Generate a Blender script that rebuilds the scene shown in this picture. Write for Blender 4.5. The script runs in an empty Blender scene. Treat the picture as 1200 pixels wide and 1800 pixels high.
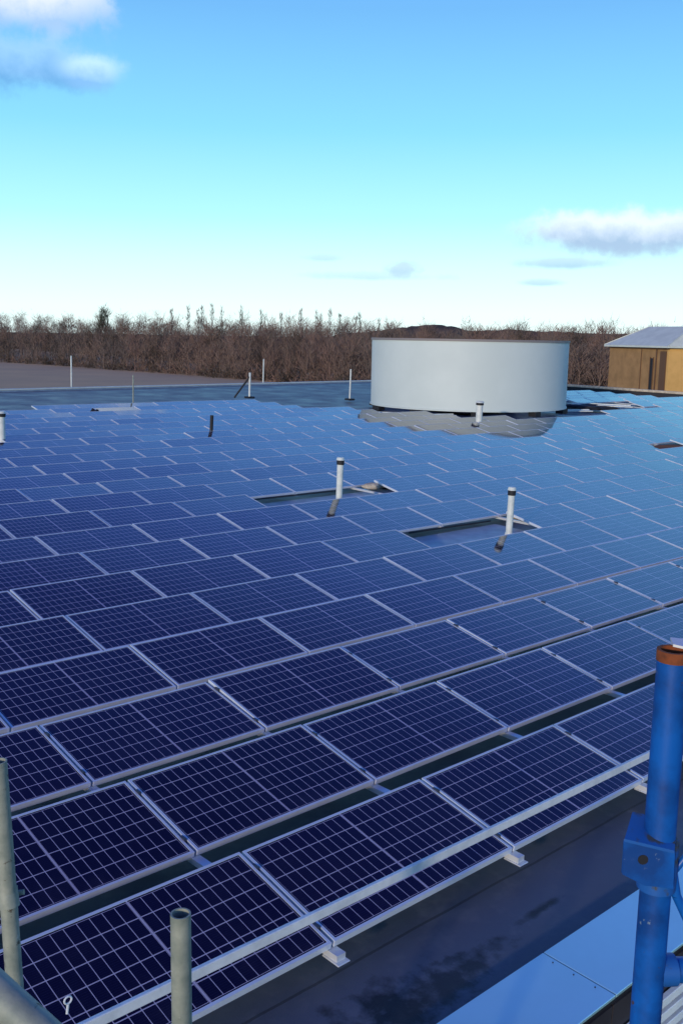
import bpy, bmesh, math, random
from mathutils import Vector, Matrix
random.seed(7)
R = math.radians
S = bpy.context.scene
COL = S.collection

# ------------------------------------------------------------------ camera
cd = bpy.data.cameras.new('camera'); cam = bpy.data.objects.new('camera', cd); COL.objects.link(cam)
F = 1745.46
CAM = Vector((-3.755, -4.019, 3.626))
cr = Vector((0.73340203, -0.67957785, 0.01718727)); cu = Vector((0.10562687, 0.13889584, 0.98465776)); cw = Vector((0.67153885, 0.72033457, -0.17364818))
cam.matrix_world = Matrix(((cr.x, cu.x, -cw.x, CAM.x), (cr.y, cu.y, -cw.y, CAM.y), (cr.z, cu.z, -cw.z, CAM.z), (0, 0, 0, 1)))
cd.sensor_fit = 'VERTICAL'; cd.sensor_height = 36; cd.lens = 36 * F / 1800
cd.clip_start = 0.05; cd.clip_end = 20000
S.camera = cam
S.view_settings.view_transform = 'Standard'; S.view_settings.look = 'None'
S.view_settings.exposure = 0.35; S.view_settings.gamma = 1

# ------------------------------------------------------------------ sun and sky
SUN_AZ, SUN_EL = 248.0, 10.0                       # compass degrees from +Y towards +X: low sun behind and left of the camera
sd = bpy.data.lights.new('sun', 'SUN'); sun = bpy.data.objects.new('sun', sd); COL.objects.link(sun)
sd.energy = 2.0; sd.angle = R(2.0); sd.color = (1.0, 0.84, 0.68)
sv = Vector((math.sin(R(SUN_AZ)) * math.cos(R(SUN_EL)), math.cos(R(SUN_AZ)) * math.cos(R(SUN_EL)), math.sin(R(SUN_EL))))
sun.rotation_euler = sv.to_track_quat('Z', 'Y').to_euler()

W = bpy.data.worlds.new('World'); S.world = W; W.use_nodes = True
nt = W.node_tree; nt.nodes.clear()
def N(tree, t, **k):
    n = tree.nodes.new(t)
    for a, b in k.items(): setattr(n, a, b)
    return n
def math_node(tree, op, a, b=None, c=None, clamp=False):
    n = N(tree, 'ShaderNodeMath', operation=op, use_clamp=clamp)
    for i, v in enumerate((a, b, c)):
        if v is None: continue
        if isinstance(v, (int, float)): n.inputs[i].default_value = v
        else: tree.links.new(v, n.inputs[i])
    return n.outputs[0]
def ramp(tree, fac, stops, interp='LINEAR'):
    n = N(tree, 'ShaderNodeValToRGB'); cr_ = n.color_ramp; cr_.interpolation = interp
    while len(cr_.elements) > 1: cr_.elements.remove(cr_.elements[-1])
    cr_.elements[0].position = stops[0][0]; cr_.elements[0].color = (*stops[0][1], 1)
    for p, c in stops[1:]:
        e = cr_.elements.new(p); e.color = (*c, 1)
    tree.links.new(fac, n.inputs[0]); return n.outputs[0]
def mix(tree, f, a, b, typ='MIX'):
    n = N(tree, 'ShaderNodeMix', data_type='RGBA', blend_type=typ)
    for i, v in ((0, f), (6, a), (7, b)):
        if isinstance(v, (int, float)): n.inputs[i].default_value = v
        elif isinstance(v, tuple): n.inputs[i].default_value = (*v, 1)
        else: tree.links.new(v, n.inputs[i])
    return n.outputs[2]
sky = N(nt, 'ShaderNodeTexSky', sky_type='NISHITA', sun_disc=False, sun_elevation=R(SUN_EL), sun_rotation=R(SUN_AZ), ozone_density=3.0, air_density=1.0, dust_density=0.3)
tc = N(nt, 'ShaderNodeTexCoord'); sep = N(nt, 'ShaderNodeSeparateXYZ'); nt.links.new(tc.outputs['Generated'], sep.inputs[0])
el = math_node(nt, 'MULTIPLY', math_node(nt, 'ARCSINE', sep.outputs[2]), 180 / math.pi)
az = math_node(nt, 'MULTIPLY', math_node(nt, 'ARCTAN2', sep.outputs[0], sep.outputs[1]), 180 / math.pi)
e01 = math_node(nt, 'DIVIDE', el, 90.0, clamp=True)
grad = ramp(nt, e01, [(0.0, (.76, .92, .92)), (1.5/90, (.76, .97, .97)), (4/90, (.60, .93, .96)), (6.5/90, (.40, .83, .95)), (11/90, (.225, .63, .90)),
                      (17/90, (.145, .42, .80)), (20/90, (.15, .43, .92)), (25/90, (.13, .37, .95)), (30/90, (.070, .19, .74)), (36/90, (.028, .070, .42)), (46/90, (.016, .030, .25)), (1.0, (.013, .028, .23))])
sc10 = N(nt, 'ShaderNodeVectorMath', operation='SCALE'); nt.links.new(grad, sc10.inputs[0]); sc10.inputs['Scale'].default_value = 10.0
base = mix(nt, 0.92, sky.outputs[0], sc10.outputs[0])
# clouds, painted into the sky by direction
nz = N(nt, 'ShaderNodeTexNoise'); nt.links.new(tc.outputs['Generated'], nz.inputs['Vector'])
nz.inputs['Scale'].default_value = 30; nz.inputs['Detail'].default_value = 9; nz.inputs['Roughness'].default_value = .62
noise = math_node(nt, 'SUBTRACT', nz.outputs[0], 0.5)
def cloud(cur, a0, e0, sa, se, top, bot, strength, rough=2.2, soft=.55):
    da = math_node(nt, 'DIVIDE', math_node(nt, 'SUBTRACT', az, a0), sa)
    de = math_node(nt, 'DIVIDE', math_node(nt, 'SUBTRACT', el, e0), se)
    d = math_node(nt, 'SQRT', math_node(nt, 'ADD', math_node(nt, 'MULTIPLY', da, da), math_node(nt, 'MULTIPLY', de, de)))
    d = math_node(nt, 'ADD', d, math_node(nt, 'MULTIPLY', noise, rough))
    m = N(nt, 'ShaderNodeMapRange', interpolation_type='SMOOTHERSTEP'); nt.links.new(d, m.inputs[0])
    m.inputs[1].default_value = 1.0 + soft; m.inputs[2].default_value = 1.0 - soft; m.inputs[3].default_value = 0; m.inputs[4].default_value = strength
    v = math_node(nt, 'MULTIPLY_ADD', math_node(nt, 'ADD', de, math_node(nt, 'MULTIPLY', noise, 2.0)), .5, .5, clamp=True)
    c = ramp(nt, v, [(0.15, tuple(10 * x for x in bot)), (0.75, tuple(10 * x for x in top))])
    return mix(nt, m.outputs[0], cur, c)
WH = (.74, .80, .88)
c = cloud(base, 25.4, 16.4, 4.0, 1.5, (.84, .85, .88), (.34, .52, .78), .97)
c = cloud(c, 25.8, 13.5, 3.6, 1.2, (.30, .55, .88), (.13, .34, .66), .85, 1.8)
c = cloud(c, 29.3, 13.3, 1.5, .75, (.50, .74, .96), (.22, .46, .80), .85, 1.6)
c = cloud(c, 58.1, 5.85, 5.0, 1.05, (.74, .82, .94), (.34, .47, .66), .92, 1.5, .45)
c = cloud(c, 46.2, 3.75, 1.0, .42, (.46, .62, .76), (.34, .52, .70), .75, 3.0)
c = cloud(c, 44.4, 3.4, 3.2, .22, (.50, .70, .80), (.42, .62, .76), .6, 1.6)
c = cloud(c, 41.7, 4.35, 1.0, .18, (.48, .68, .80), (.42, .62, .76), .6, 1.0)
c = cloud(c, 55.0, 4.2, 2.2, .28, (.47, .66, .78), (.36, .56, .72), .8, 1.2)
c = cloud(c, 53.9, 3.15, 1.1, .18, (.48, .68, .78), (.38, .58, .72), .7, 1.0)
c = cloud(c, 30.5, 22.6, 4.5, 2.2, WH, (.40, .52, .70), .8, 2.4)      # outside the frame, it is what the far left panels mirror
bg = N(nt, 'ShaderNodeBackground'); bg.inputs[1].default_value = 0.1
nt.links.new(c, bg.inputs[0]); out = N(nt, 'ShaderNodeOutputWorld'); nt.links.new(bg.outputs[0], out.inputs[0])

# ------------------------------------------------------------------ helpers
MR = None
ex = Vector((1, 0, -.0071)).normalized(); ez = Vector((.0071, -.0247, 1)).normalized(); ey = ez.cross(ex)
MR = Matrix(((ex.x, ey.x, ez.x, 0), (ex.y, ey.y, ez.y, 0), (ex.z, ey.z, ez.z, 0), (0, 0, 0, 1)))   # the roof falls slightly
def rp(x, y, h=0.0): return MR @ Vector((x, y, h))
RD = -0.10                                            # deck level below the panels' lower edge

def mat(name, color, rough=.6, metal=0, spec=.5, ior=1.45, noise=None, bump=None, coord='Object', chips=None):
    m = bpy.data.materials.new(name); m.use_nodes = True; t = m.node_tree; b = t.nodes['Principled BSDF']
    b.inputs['Base Color'].default_value = (*color, 1); b.inputs['Roughness'].default_value = rough
    b.inputs['Metallic'].default_value = metal; b.inputs['IOR'].default_value = ior; b.inputs['Specular IOR Level'].default_value = spec
    tcn = N(t, 'ShaderNodeTexCoord')
    if noise:
        sc, c2, lo, hi = noise[:4]
        n = N(t, 'ShaderNodeTexNoise'); n.inputs['Scale'].default_value = sc; n.inputs['Detail'].default_value = 8; n.inputs['Roughness'].default_value = .6
        t.links.new(tcn.outputs[coord], n.inputs['Vector'])
        mr = N(t, 'ShaderNodeMapRange'); t.links.new(n.outputs[0], mr.inputs[0]); mr.inputs[1].default_value = lo; mr.inputs[2].default_value = hi
        cc = mix(t, mr.outputs[0], color, c2)
        for (csc, ccol, clo, chi) in (chips or ()):
            n4 = N(t, 'ShaderNodeTexNoise'); n4.inputs['Scale'].default_value = csc; n4.inputs['Detail'].default_value = 10; n4.inputs['Roughness'].default_value = .7
            t.links.new(tcn.outputs[coord], n4.inputs['Vector'])
            m4 = N(t, 'ShaderNodeMapRange'); t.links.new(n4.outputs[0], m4.inputs[0]); m4.inputs[1].default_value = clo; m4.inputs[2].default_value = chi
            cc = mix(t, m4.outputs[0], cc, ccol)
        t.links.new(cc, b.inputs['Base Color'])
        r2 = math_node(t, 'MULTIPLY_ADD', n.outputs[0], .25, rough - .12, clamp=True); t.links.new(r2, b.inputs['Roughness'])
    if bump:
        n2 = N(t, 'ShaderNodeTexNoise'); n2.inputs['Scale'].default_value = bump[0]; n2.inputs['Detail'].default_value = 6
        t.links.new(tcn.outputs[coord], n2.inputs['Vector'])
        bn = N(t, 'ShaderNodeBump'); bn.inputs['Strength'].default_value = bump[1]; bn.inputs['Distance'].default_value = bump[2] if len(bump) > 2 else .02
        t.links.new(n2.outputs[0], bn.inputs['Height']); t.links.new(bn.outputs[0], b.inputs['Normal'])
    return m

class MB:
    def __init__(s): s.v = []; s.f = []; s.uv = {}
    def box(s, a, b, M=None):
        i = len(s.v)
        for x in (a[0], b[0]):
            for y in (a[1], b[1]):
                for z in (a[2], b[2]): s.v.append(Vector((x, y, z)) if M is None else M @ Vector((x, y, z)))
        s.f += [tuple(i + k for k in q) for q in ((0, 1, 3, 2), (4, 6, 7, 5), (0, 4, 5, 1), (2, 3, 7, 6), (0, 2, 6, 4), (1, 5, 7, 3))]
        return s
    def ring(s, c, r, ax, n):
        ax = ax.normalized(); u = ax.orthogonal().normalized(); w = ax.cross(u); i = len(s.v)
        for k in range(n):
            a = 2 * math.pi * k / n; s.v.append(c + (u * math.cos(a) + w * math.sin(a)) * r)
        return i
    def tube(s, p, q, r, r2=None, n=14, caps=True):
        p = Vector(p); q = Vector(q); ax = q - p; r2 = r if r2 is None else r2
        i = s.ring(p, r, ax, n); j = s.ring(q, r2, ax, n)
        for k in range(n): s.f.append((i + k, i + (k + 1) % n, j + (k + 1) % n, j + k))
        if caps: s.f.append(tuple(i + k for k in reversed(range(n)))); s.f.append(tuple(j + k for k in range(n)))
        return s
    def pipe(s, p, q, r, wall, n=24):                  # open hollow tube
        p = Vector(p); q = Vector(q); ax = q - p
        a = s.ring(p, r, ax, n); b = s.ring(q, r, ax, n); c_ = s.ring(q, r - wall, ax, n); d = s.ring(p, r - wall, ax, n)
        for (u, w) in ((a, b), (b, c_), (c_, d), (d, a)):
            for k in range(n): s.f.append((u + k, u + (k + 1) % n, w + (k + 1) % n, w + k))
        return s
    def path(s, pts, r, n=10):
        for a, b in zip(pts[:-1], pts[1:]): s.tube(a, b, r, n=n)
        return s
    def tri(s, a, b, c_):
        i = len(s.v); s.v += [a, b, c_]; s.f.append((i, i + 1, i + 2))
    def quad(s, a, b, c_, d):
        i = len(s.v); s.v += [Vector(a), Vector(b), Vector(c_), Vector(d)]; s.f.append((i, i + 1, i + 2, i + 3)); return s
    def mesh(s, name, m, smooth=False, bevel=0, fix=True):
        me = bpy.data.meshes.new(name); me.from_pydata([tuple(x) for x in s.v], [], s.f)
        if fix or bevel:
            bm = bmesh.new(); bm.from_mesh(me)
            if bevel: bmesh.ops.bevel(bm, geom=list(bm.edges), offset=bevel, segments=1, affect='EDGES')
            bmesh.ops.recalc_face_normals(bm, faces=bm.faces); bm.to_mesh(me); bm.free()
        me.materials.append(m)
        if smooth:
            for p in me.polygons: p.use_smooth = True
            try: me.set_sharp_from_angle(angle=R(40))
            except Exception: pass
        return me
    def build(s, name, m, parent=None, smooth=False, bevel=0, fix=True):
        o = bpy.data.objects.new(name, s.mesh(name, m, smooth, bevel, fix)); COL.objects.link(o); o.parent = parent
        return o
def empty(name, loc=(0, 0, 0), M=None):
    o = bpy.data.objects.new(name, None); COL.objects.link(o); o.empty_display_size = .1
    if M is not None: o.matrix_world = M
    else: o.location = loc
    return o
def tag(o, label=None, cat=None, group=None, kind=None):
    if label: o['label'] = label
    if cat: o['category'] = cat
    if group: o['group'] = group
    if kind: o['kind'] = kind
    return o
def RM(x, y, h=0, rz=0, rx=0): return Matrix.Translation(rp(x, y, h)) @ MR @ Matrix.Rotation(rz, 4, 'Z') @ Matrix.Rotation(rx, 4, 'X')

ORD = 'first second third fourth fifth sixth seventh eighth ninth tenth eleventh twelfth thirteenth fourteenth fifteenth sixteenth seventeenth eighteenth nineteenth twentieth twenty-first twenty-second twenty-third twenty-fourth twenty-fifth twenty-sixth twenty-seventh twenty-eighth twenty-ninth thirtieth thirty-first thirty-second thirty-third thirty-fourth thirty-fifth thirty-sixth'.split()
# ------------------------------------------------------------------ materials
M = {}
M['alu'] = mat('aluminium', (.68, .73, .80), .42, .25, noise=(3, (.57, .62, .70), .35, .7))
M['alu_bright'] = mat('bright_metal', (.72, .74, .76), .42, .45, noise=(6, (.60, .62, .66), .4, .7))
M['galv'] = mat('galvanised_tube', (.22, .25, .21), .6, .2, noise=(14, (.33, .35, .29), .4, .65), bump=(40, .6, .003), chips=((23, (.10, .08, .06), .62, .66), (40, (.5, .5, .46), .66, .68)))
M['galv_rail'] = mat('pale_rail_metal', (.72, .76, .80), .55, .10, noise=(9, (.52, .56, .60), .4, .7), bump=(30, .3, .002))
M['blue'] = mat('blue_paint', (.004, .105, .42), .42, noise=(9, (.003, .050, .22), .42, .62), bump=(22, .35, .003), chips=((18, (.16, .22, .30), .64, .66), (31, (.10, .045, .02), .665, .68)))
M['blue_worn'] = mat('worn_blue_paint', (.012, .10, .36), .5, noise=(25, (.05, .06, .07), .52, .60), bump=(22, .35, .003))
M['rust'] = mat('rust', (.22, .055, .015), .85, noise=(30, (.10, .03, .012), .4, .6), bump=(60, .6, .003))
M['dark'] = mat('dark_rubber', (.012, .013, .018), .7)
M['wpipe'] = mat('white_pipe', (.62, .66, .64), .45, noise=(5, (.45, .50, .50), .45, .7))
M['drum'] = mat('white_cladding', (.54, .61, .60), .6, noise=(.5, (.51, .58, .57), .4, .6))
M['drum_trim'] = mat('grey_trim', (.22, .20, .20), .6)
M['cream'] = mat('cream_membrane', (.50, .44, .34), .7, noise=(6, (.36, .31, .24), .4, .6), bump=(8, .6, .05))
M['coping'] = mat('coping_metal', (.52, .86, .88), .32, .55, noise=(1.2, (.46, .78, .82), .35, .7), bump=(2.5, .15, .02))
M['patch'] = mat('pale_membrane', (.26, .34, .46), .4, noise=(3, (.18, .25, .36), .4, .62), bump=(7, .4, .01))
M['fascia'] = mat('dark_fascia', (.022, .020, .026), .6, noise=(4, (.034, .030, .034), .4, .6))
M['louvre'] = mat('white_louvre', (.80, .86, .86), .45, noise=(7, (.70, .78, .80), .4, .6))
M['wood_a'] = mat('brown_twigs', (.195, .140, .115), .9, spec=.0)
M['wood_b'] = mat('red_twigs', (.205, .136, .112), .9, spec=.0)
M['wood_c'] = mat('grey_twigs', (.150, .122, .108), .9, spec=.0)
M['wood_d'] = mat('dark_twigs', (.075, .060, .050), .9, spec=.0)
M['poplar'] = mat('pale_twigs', (.15, .125, .105), .9, spec=.0)
M['conifer'] = mat('conifer_green', (.05, .06, .04), .9)
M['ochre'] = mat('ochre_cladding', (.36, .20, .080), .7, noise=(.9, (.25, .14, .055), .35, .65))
M['ochre_sunlit'] = mat('painted_sunlit_ochre', (.70, .40, .13), .7, noise=(.6, (.58, .33, .10), .35, .65))  # same ochre cladding, sunlight on the right wall painted into the colour
M['brown'] = mat('brown_door', (.12, .06, .03), .7)
M['paleroof'] = mat('pale_roof_sheet', (.60, .64, .58), .6, noise=(.8, (.50, .54, .50), .35, .65))
M['ground'] = mat('grass_ground', (.075, .070, .040), .95, noise=(.02, (.10, .085, .055), .4, .6), spec=0)
M['field'] = mat('bare_field', (.66, .47, .27), .95, noise=(.05, (.54, .40, .25), .35, .65), spec=0)
M['hill'] = mat('hill_heath', (.105, .080, .060), .95, noise=(.02, (.15, .11, .085), .4, .6), spec=0)

# roof membrane: felt strips with lap joints, damp patches, a moss patch
def membrane():
    m = bpy.data.materials.new('roof_membrane'); m.use_nodes = True; t = m.node_tree; b = t.nodes['Principled BSDF']
    tcn = N(t, 'ShaderNodeTexCoord'); sp = N(t, 'ShaderNodeSeparateXYZ'); t.links.new(tcn.outputs['Object'], sp.inputs[0])
    def noise_(sc, det=8, ro=.6):
        n = N(t, 'ShaderNodeTexNoise'); n.inputs['Scale'].default_value = sc; n.inputs['Detail'].default_value = det; n.inputs['Roughness'].default_value = ro
        t.links.new(tcn.outputs['Object'], n.inputs['Vector']); return n.outputs[0]
    n1, n2, n3 = noise_(.7), noise_(6), noise_(90, 4)
    col = mix(t, ramp(t, n1, [(.38, (0, 0, 0)), (.62, (1, 1, 1))]), (.060, .068, .098), (.088, .098, .130))
    col = mix(t, ramp(t, n2, [(.52, (0, 0, 0)), (.70, (1, 1, 1))]), col, (.105, .112, .138))
    wob = math_node(t, 'MULTIPLY', n1, .06)
    fr = math_node(t, 'FRACT', math_node(t, 'DIVIDE', math_node(t, 'ADD', sp.outputs[1], wob), 1.0))
    lap = math_node(t, 'LESS_THAN', fr, .022)
    col = mix(t, math_node(t, 'MULTIPLY', lap, .6), col, (.020, .020, .026))
    # moss and soot patch beside the coping
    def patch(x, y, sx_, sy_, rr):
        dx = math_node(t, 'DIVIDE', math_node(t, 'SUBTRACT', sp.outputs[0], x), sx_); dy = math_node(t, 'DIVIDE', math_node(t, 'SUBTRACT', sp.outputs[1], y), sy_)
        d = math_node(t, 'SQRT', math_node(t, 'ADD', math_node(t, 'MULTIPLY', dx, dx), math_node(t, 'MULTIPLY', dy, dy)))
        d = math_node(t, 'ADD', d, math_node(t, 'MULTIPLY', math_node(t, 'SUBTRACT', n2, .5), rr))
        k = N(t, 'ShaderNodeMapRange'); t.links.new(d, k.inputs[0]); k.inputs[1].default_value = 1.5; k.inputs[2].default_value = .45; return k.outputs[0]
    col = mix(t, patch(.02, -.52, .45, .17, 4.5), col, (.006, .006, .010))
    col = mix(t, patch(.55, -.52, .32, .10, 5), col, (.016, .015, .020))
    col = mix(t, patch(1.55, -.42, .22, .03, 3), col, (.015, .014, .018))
    t.links.new(col, b.inputs['Base Color'])
    ro = ramp(t, n1, [(.35, (.38, .38, .38)), (.65, (.58, .58, .58))]); t.links.new(ro, b.inputs['Roughness'])
    b.inputs['Specular IOR Level'].default_value = .5
    h = math_node(t, 'ADD', math_node(t, 'MULTIPLY', n3, .25), math_node(t, 'ADD', n2, math_node(t, 'MULTIPLY', lap, .4)))
    bn = N(t, 'ShaderNodeBump'); bn.inputs['Strength'].default_value = .3; bn.inputs['Distance'].default_value = .015
    t.links.new(h, bn.inputs['Height']); t.links.new(bn.outputs[0], b.inputs['Normal'])
    return m
M['membrane'] = membrane()

# panel glass: 2 x 10 x 6 half cells; uv in metres
PW, PL, GAP = .952, 1.750, 1.775                   # depth, length, pitch along the row
FR = .021
def cells():
    m = bpy.data.materials.new('panel_glass'); m.use_nodes = True; t = m.node_tree; b = t.nodes['Principled BSDF']
    uv = N(t, 'ShaderNodeUVMap'); sp = N(t, 'ShaderNodeSeparateXYZ'); t.links.new(uv.outputs[0], sp.inputs[0])
    u, v = sp.outputs[0], sp.outputs[1]             # u: 0..PL, v: 0..PW
    mg = .032
    hu = (PL - 2 * mg - .016) / 2
    right = math_node(t, 'GREATER_THAN', u, PL / 2)
    u1 = math_node(t, 'SUBTRACT', math_node(t, 'SUBTRACT', u, mg), math_node(t, 'MULTIPLY', right, hu + .016))
    cu_, cv_ = hu / 10, (PW - 2 * mg) / 6
    fu = math_node(t, 'FRACT', math_node(t, 'DIVIDE', u1, cu_)); fv = math_node(t, 'FRACT', math_node(t, 'DIVIDE', math_node(t, 'SUBTRACT', v, mg), cv_))
    du = math_node(t, 'MULTIPLY', math_node(t, 'SUBTRACT', .5, math_node(t, 'ABSOLUTE', math_node(t, 'SUBTRACT', fu, .5))), cu_)   # metres to the nearest cell border
    dv = math_node(t, 'MULTIPLY', math_node(t, 'SUBTRACT', .5, math_node(t, 'ABSOLUTE', math_node(t, 'SUBTRACT', fv, .5))), cv_)
    lu = math_node(t, 'LESS_THAN', du, .0024); lv = math_node(t, 'LESS_THAN', dv, .0036)
    dia = math_node(t, 'LESS_THAN', math_node(t, 'ADD', du, dv), .0085)
    inner = math_node(t, 'MULTIPLY', math_node(t, 'GREATER_THAN', u1, 0), math_node(t, 'LESS_THAN', u1, hu))
    inner = math_node(t, 'MULTIPLY', inner, math_node(t, 'MULTIPLY', math_node(t, 'GREATER_THAN', v, mg), math_node(t, 'LESS_THAN', v, PW - mg)))
    mid = math_node(t, 'LESS_THAN', math_node(t, 'ABSOLUTE', math_node(t, 'SUBTRACT', u, PL / 2)), .0062)
    line = math_node(t, 'MAXIMUM', math_node(t, 'MAXIMUM', lu, lv), dia)
    line = math_node(t, 'MAXIMUM', math_node(t, 'MULTIPLY', line, inner), mid)
    # busbars: fine wires across the cells
    fb = math_node(t, 'FRACT', math_node(t, 'MULTIPLY', fv, 9.0))
    bus = math_node(t, 'MULTIPLY', math_node(t, 'LESS_THAN', fb, .07), inner)
    oi = N(t, 'ShaderNodeObjectInfo')
    cell = mix(t, oi.outputs['Random'], (.0018, .0008, .008), (.0036, .0020, .014))
    cell = mix(t, math_node(t, 'MULTIPLY', bus, .35), cell, (.05, .045, .11))
    col = mix(t, line, cell, (.46, .41, .50))
    ds = N(t, 'ShaderNodeTexNoise'); ds.inputs['Scale'].default_value = 1.6; ds.inputs['Detail'].default_value = 9; ds.inputs['Roughness'].default_value = .65
    tco = N(t, 'ShaderNodeTexCoord'); wv = N(t, 'ShaderNodeVectorMath', operation='ADD'); t.links.new(uv.outputs[0], wv.inputs[0])
    rv_ = N(t, 'ShaderNodeCombineXYZ'); t.links.new(math_node(t, 'MULTIPLY', oi.outputs['Random'], 57.0), rv_.inputs[0]); t.links.new(rv_.outputs[0], wv.inputs[1]); t.links.new(wv.outputs[0], ds.inputs['Vector'])
    low = math_node(t, 'POWER', math_node(t, 'SUBTRACT', 1.0, math_node(t, 'DIVIDE', v, PW), clamp=True), 6.0)      # grime gathers along the lower edge
    dm = ramp(t, ds.outputs[0], [(.45, (0, 0, 0)), (.75, (1, 1, 1))])
    dust = math_node(t, 'MULTIPLY', dm, math_node(t, 'MULTIPLY_ADD', low, .22, .07))
    col = mix(t, dust, col, (.085, .078, .10))
    t.links.new(col, b.inputs['Base Color'])
    n = N(t, 'ShaderNodeTexNoise'); n.inputs['Scale'].default_value = 2.5; t.links.new(uv.outputs[0], n.inputs['Vector'])
    t.links.new(math_node(t, 'MULTIPLY_ADD', n.outputs[0], .05, .05), b.inputs['Roughness'])
    b.inputs['IOR'].default_value = 1.45; b.inputs['Coat Weight'].default_value = 1.0; b.inputs['Coat IOR'].default_value = 1.22; b.inputs['Coat Roughness'].default_value = .04
    return m
M['glass'] = cells()
M['backsheet'] = mat('white_backsheet', (.70, .72, .74), .6)
M['clampm'] = mat('black_clamp', (.03, .035, .06), .5)

# ------------------------------------------------------------------ ground, field, hills
g = MB(); g.quad((-9000, -9000, -6), (9000, -9000, -6), (9000, 9000, -6), (-9000, 9000, -6))
tag(g.build('ground', M['ground']), kind='structure')
g = MB(); g.quad((20, 66, -5.99), (150, 66, -5.99), (250, 560, -5.99), (-120, 560, -5.99)); tag(g.build('field', M['field']), kind='structure')
def az_pt(a, d, z=-6): return Vector((CAM.x + math.sin(R(a)) * d, CAM.y + math.cos(R(a)) * d, z))
def ridge(a0, a1, d0, d1, hts):
    h = MB(); n = len(hts) - 1; rows = []
    for k in range(7):
        q = k / 6; prof = math.sin(min(1, q * 1.15) * math.pi / 2) if q < .87 else 1 - (q - .87) * 2
        row = []
        for i in range(n * 4 + 1):
            s_ = i / 4; j = min(int(s_), n - 1); fz = s_ - j; sm = fz * fz * (3 - 2 * fz)
            hh = hts[j] * (1 - sm) + hts[j + 1] * sm
            row.append(len(h.v)); h.v.append(az_pt(a0 + (a1 - a0) * i / (n * 4), d0 + (d1 - d0) * q, -6 + (hh + 6) * prof + random.uniform(-.4, .4) * (k > 0)))
        rows.append(row)
    for k in range(6):
        for i in range(n * 4): h.f.append((rows[k][i], rows[k][i + 1], rows[k + 1][i + 1], rows[k + 1][i]))
    return h
o = ridge(42, 60, 480, 700, [4, 6, 7, 8.5, 10, 11.5, 12.6, 11.6, 9.2, 9.6, 10.2, 10, 9.4, 9.2, 9, 8.6, 8.8, 9, 8.5]).build('hills', M['hill'], smooth=True); tag(o, kind='structure')

# ------------------------------------------------------------------ bare winter woodland
def edge_dist(a):
    P_ = [(14, 430), (24, 335), (30, 275), (36.4, 228), (43, 195), (52, 185), (62, 175), (72, 175)]
    for (a0, d0), (a1, d1) in zip(P_[:-1], P_[1:]):
        if a <= a1: return d0 + (d1 - d0) * (a - a0) / (a1 - a0)
    return P_[-1][1]
def twig(mb, p, d, L_, w):
    s_ = d.cross(Vector((random.uniform(-1, 1), random.uniform(-1, 1), random.uniform(-1, 1)))).normalized() * w
    mb.tri(p - s_, p + s_, p + d * L_)
def bare_crown(mb, base, h, rad, n, w=.05, low=.15, up=1.0, L_=(1.0, 2.4)):
    """many thin twigs in clumps spread through an uneven crown volume"""
    cl = []
    for k in range(max(3, n // 16)):
        a = random.uniform(0, 2 * math.pi); z = random.uniform(low, 1.0)
        env = rad * (math.sin(min(1, (z + .12)) * math.pi * .92) ** .7) * random.uniform(.25, 1)
        cl.append(base + Vector((math.cos(a) * env, math.sin(a) * env, z * h * random.uniform(.86, 1.0))))
    for k in range(n):
        c_ = random.choice(cl); p = c_ + Vector((random.gauss(0, .5), random.gauss(0, .5), random.gauss(0, .6) - .6))
        o_ = (p - base); out_ = Vector((o_.x, o_.y, 0)); out_ = out_.normalized() if out_.length > .1 else Vector((1, 0, 0))
        d = (out_ * random.uniform(.1, .9) + Vector((random.gauss(0, .35), random.gauss(0, .35), random.uniform(.5, 1.4) * up))).normalized()
        twig(mb, p, d, random.uniform(*L_), random.uniform(.6, 1.4) * w)
def limbs(mb, base, h, rad, n=5, tr=.16):
    mb.tube(base, base + Vector((random.uniform(-.3, .3), random.uniform(-.3, .3), h * .55)), tr, tr * .55, n=5, caps=False)
    for k in range(n):
        z0 = random.uniform(.2, .6) * h; a = random.uniform(0, 6.28); r_ = rad * random.uniform(.4, .9)
        mb.tube(base + Vector((0, 0, z0)), base + Vector((math.cos(a) * r_, math.sin(a) * r_, min(h * .97, z0 + h * random.uniform(.25, .45)))), tr * .45, .03, n=4, caps=False)
mbs = {k: MB() for k in 'abcd'}
for layer, (off, n_az, hh) in enumerate(((0, 92, 9.4), (6, 88, 11.2), (13, 84, 12.6), (22, 80, 13.6), (34, 76, 14.4), (48, 70, 14.8))):
    for i in range(n_az):
        a = 16 + (68 - 16) * (i + random.uniform(-.4, .4)) / n_az; d = edge_dist(a) + off + random.uniform(-3, 3)
        base = az_pt(a, d)
        lim = 1.0 if a < 42 else (.93 if a > 46 else .96)
        if a < 33: lim *= 1.07
        h = hh * random.uniform(.84, 1.07) * lim; rad = random.uniform(2.4, 4.2)
        k = random.choices('abcd', (4, 4, 3, 1.2))[0]
        m_ = mbs[k]; limbs(m_, base, h, rad, 5, .14); bare_crown(m_, base, h, rad, 420, .038, .1, .8, (.8, 1.8))
        if layer > 1: bare_crown(m_, base, h * .97, rad * 1.2, 340, .034, .66, .6, (.6, 1.3))
    if layer < 2:
        for i in range(150):                                         # undergrowth at the wood's foot
            a = 16 + 52 * (i + random.random()) / 150; d = edge_dist(a) + off * .5 - 2 + random.uniform(-1, 1); base = az_pt(a, d)
            bare_crown(mbs[random.choice('dac' if layer else 'ddb')], base, random.uniform(1.5, 3.5), 2.4, 80, .08, .05, .7, (.6, 1.4))
wood = MB()
me = bpy.data.meshes.new('woodland'); vs, fs, mi = [], [], []
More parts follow.
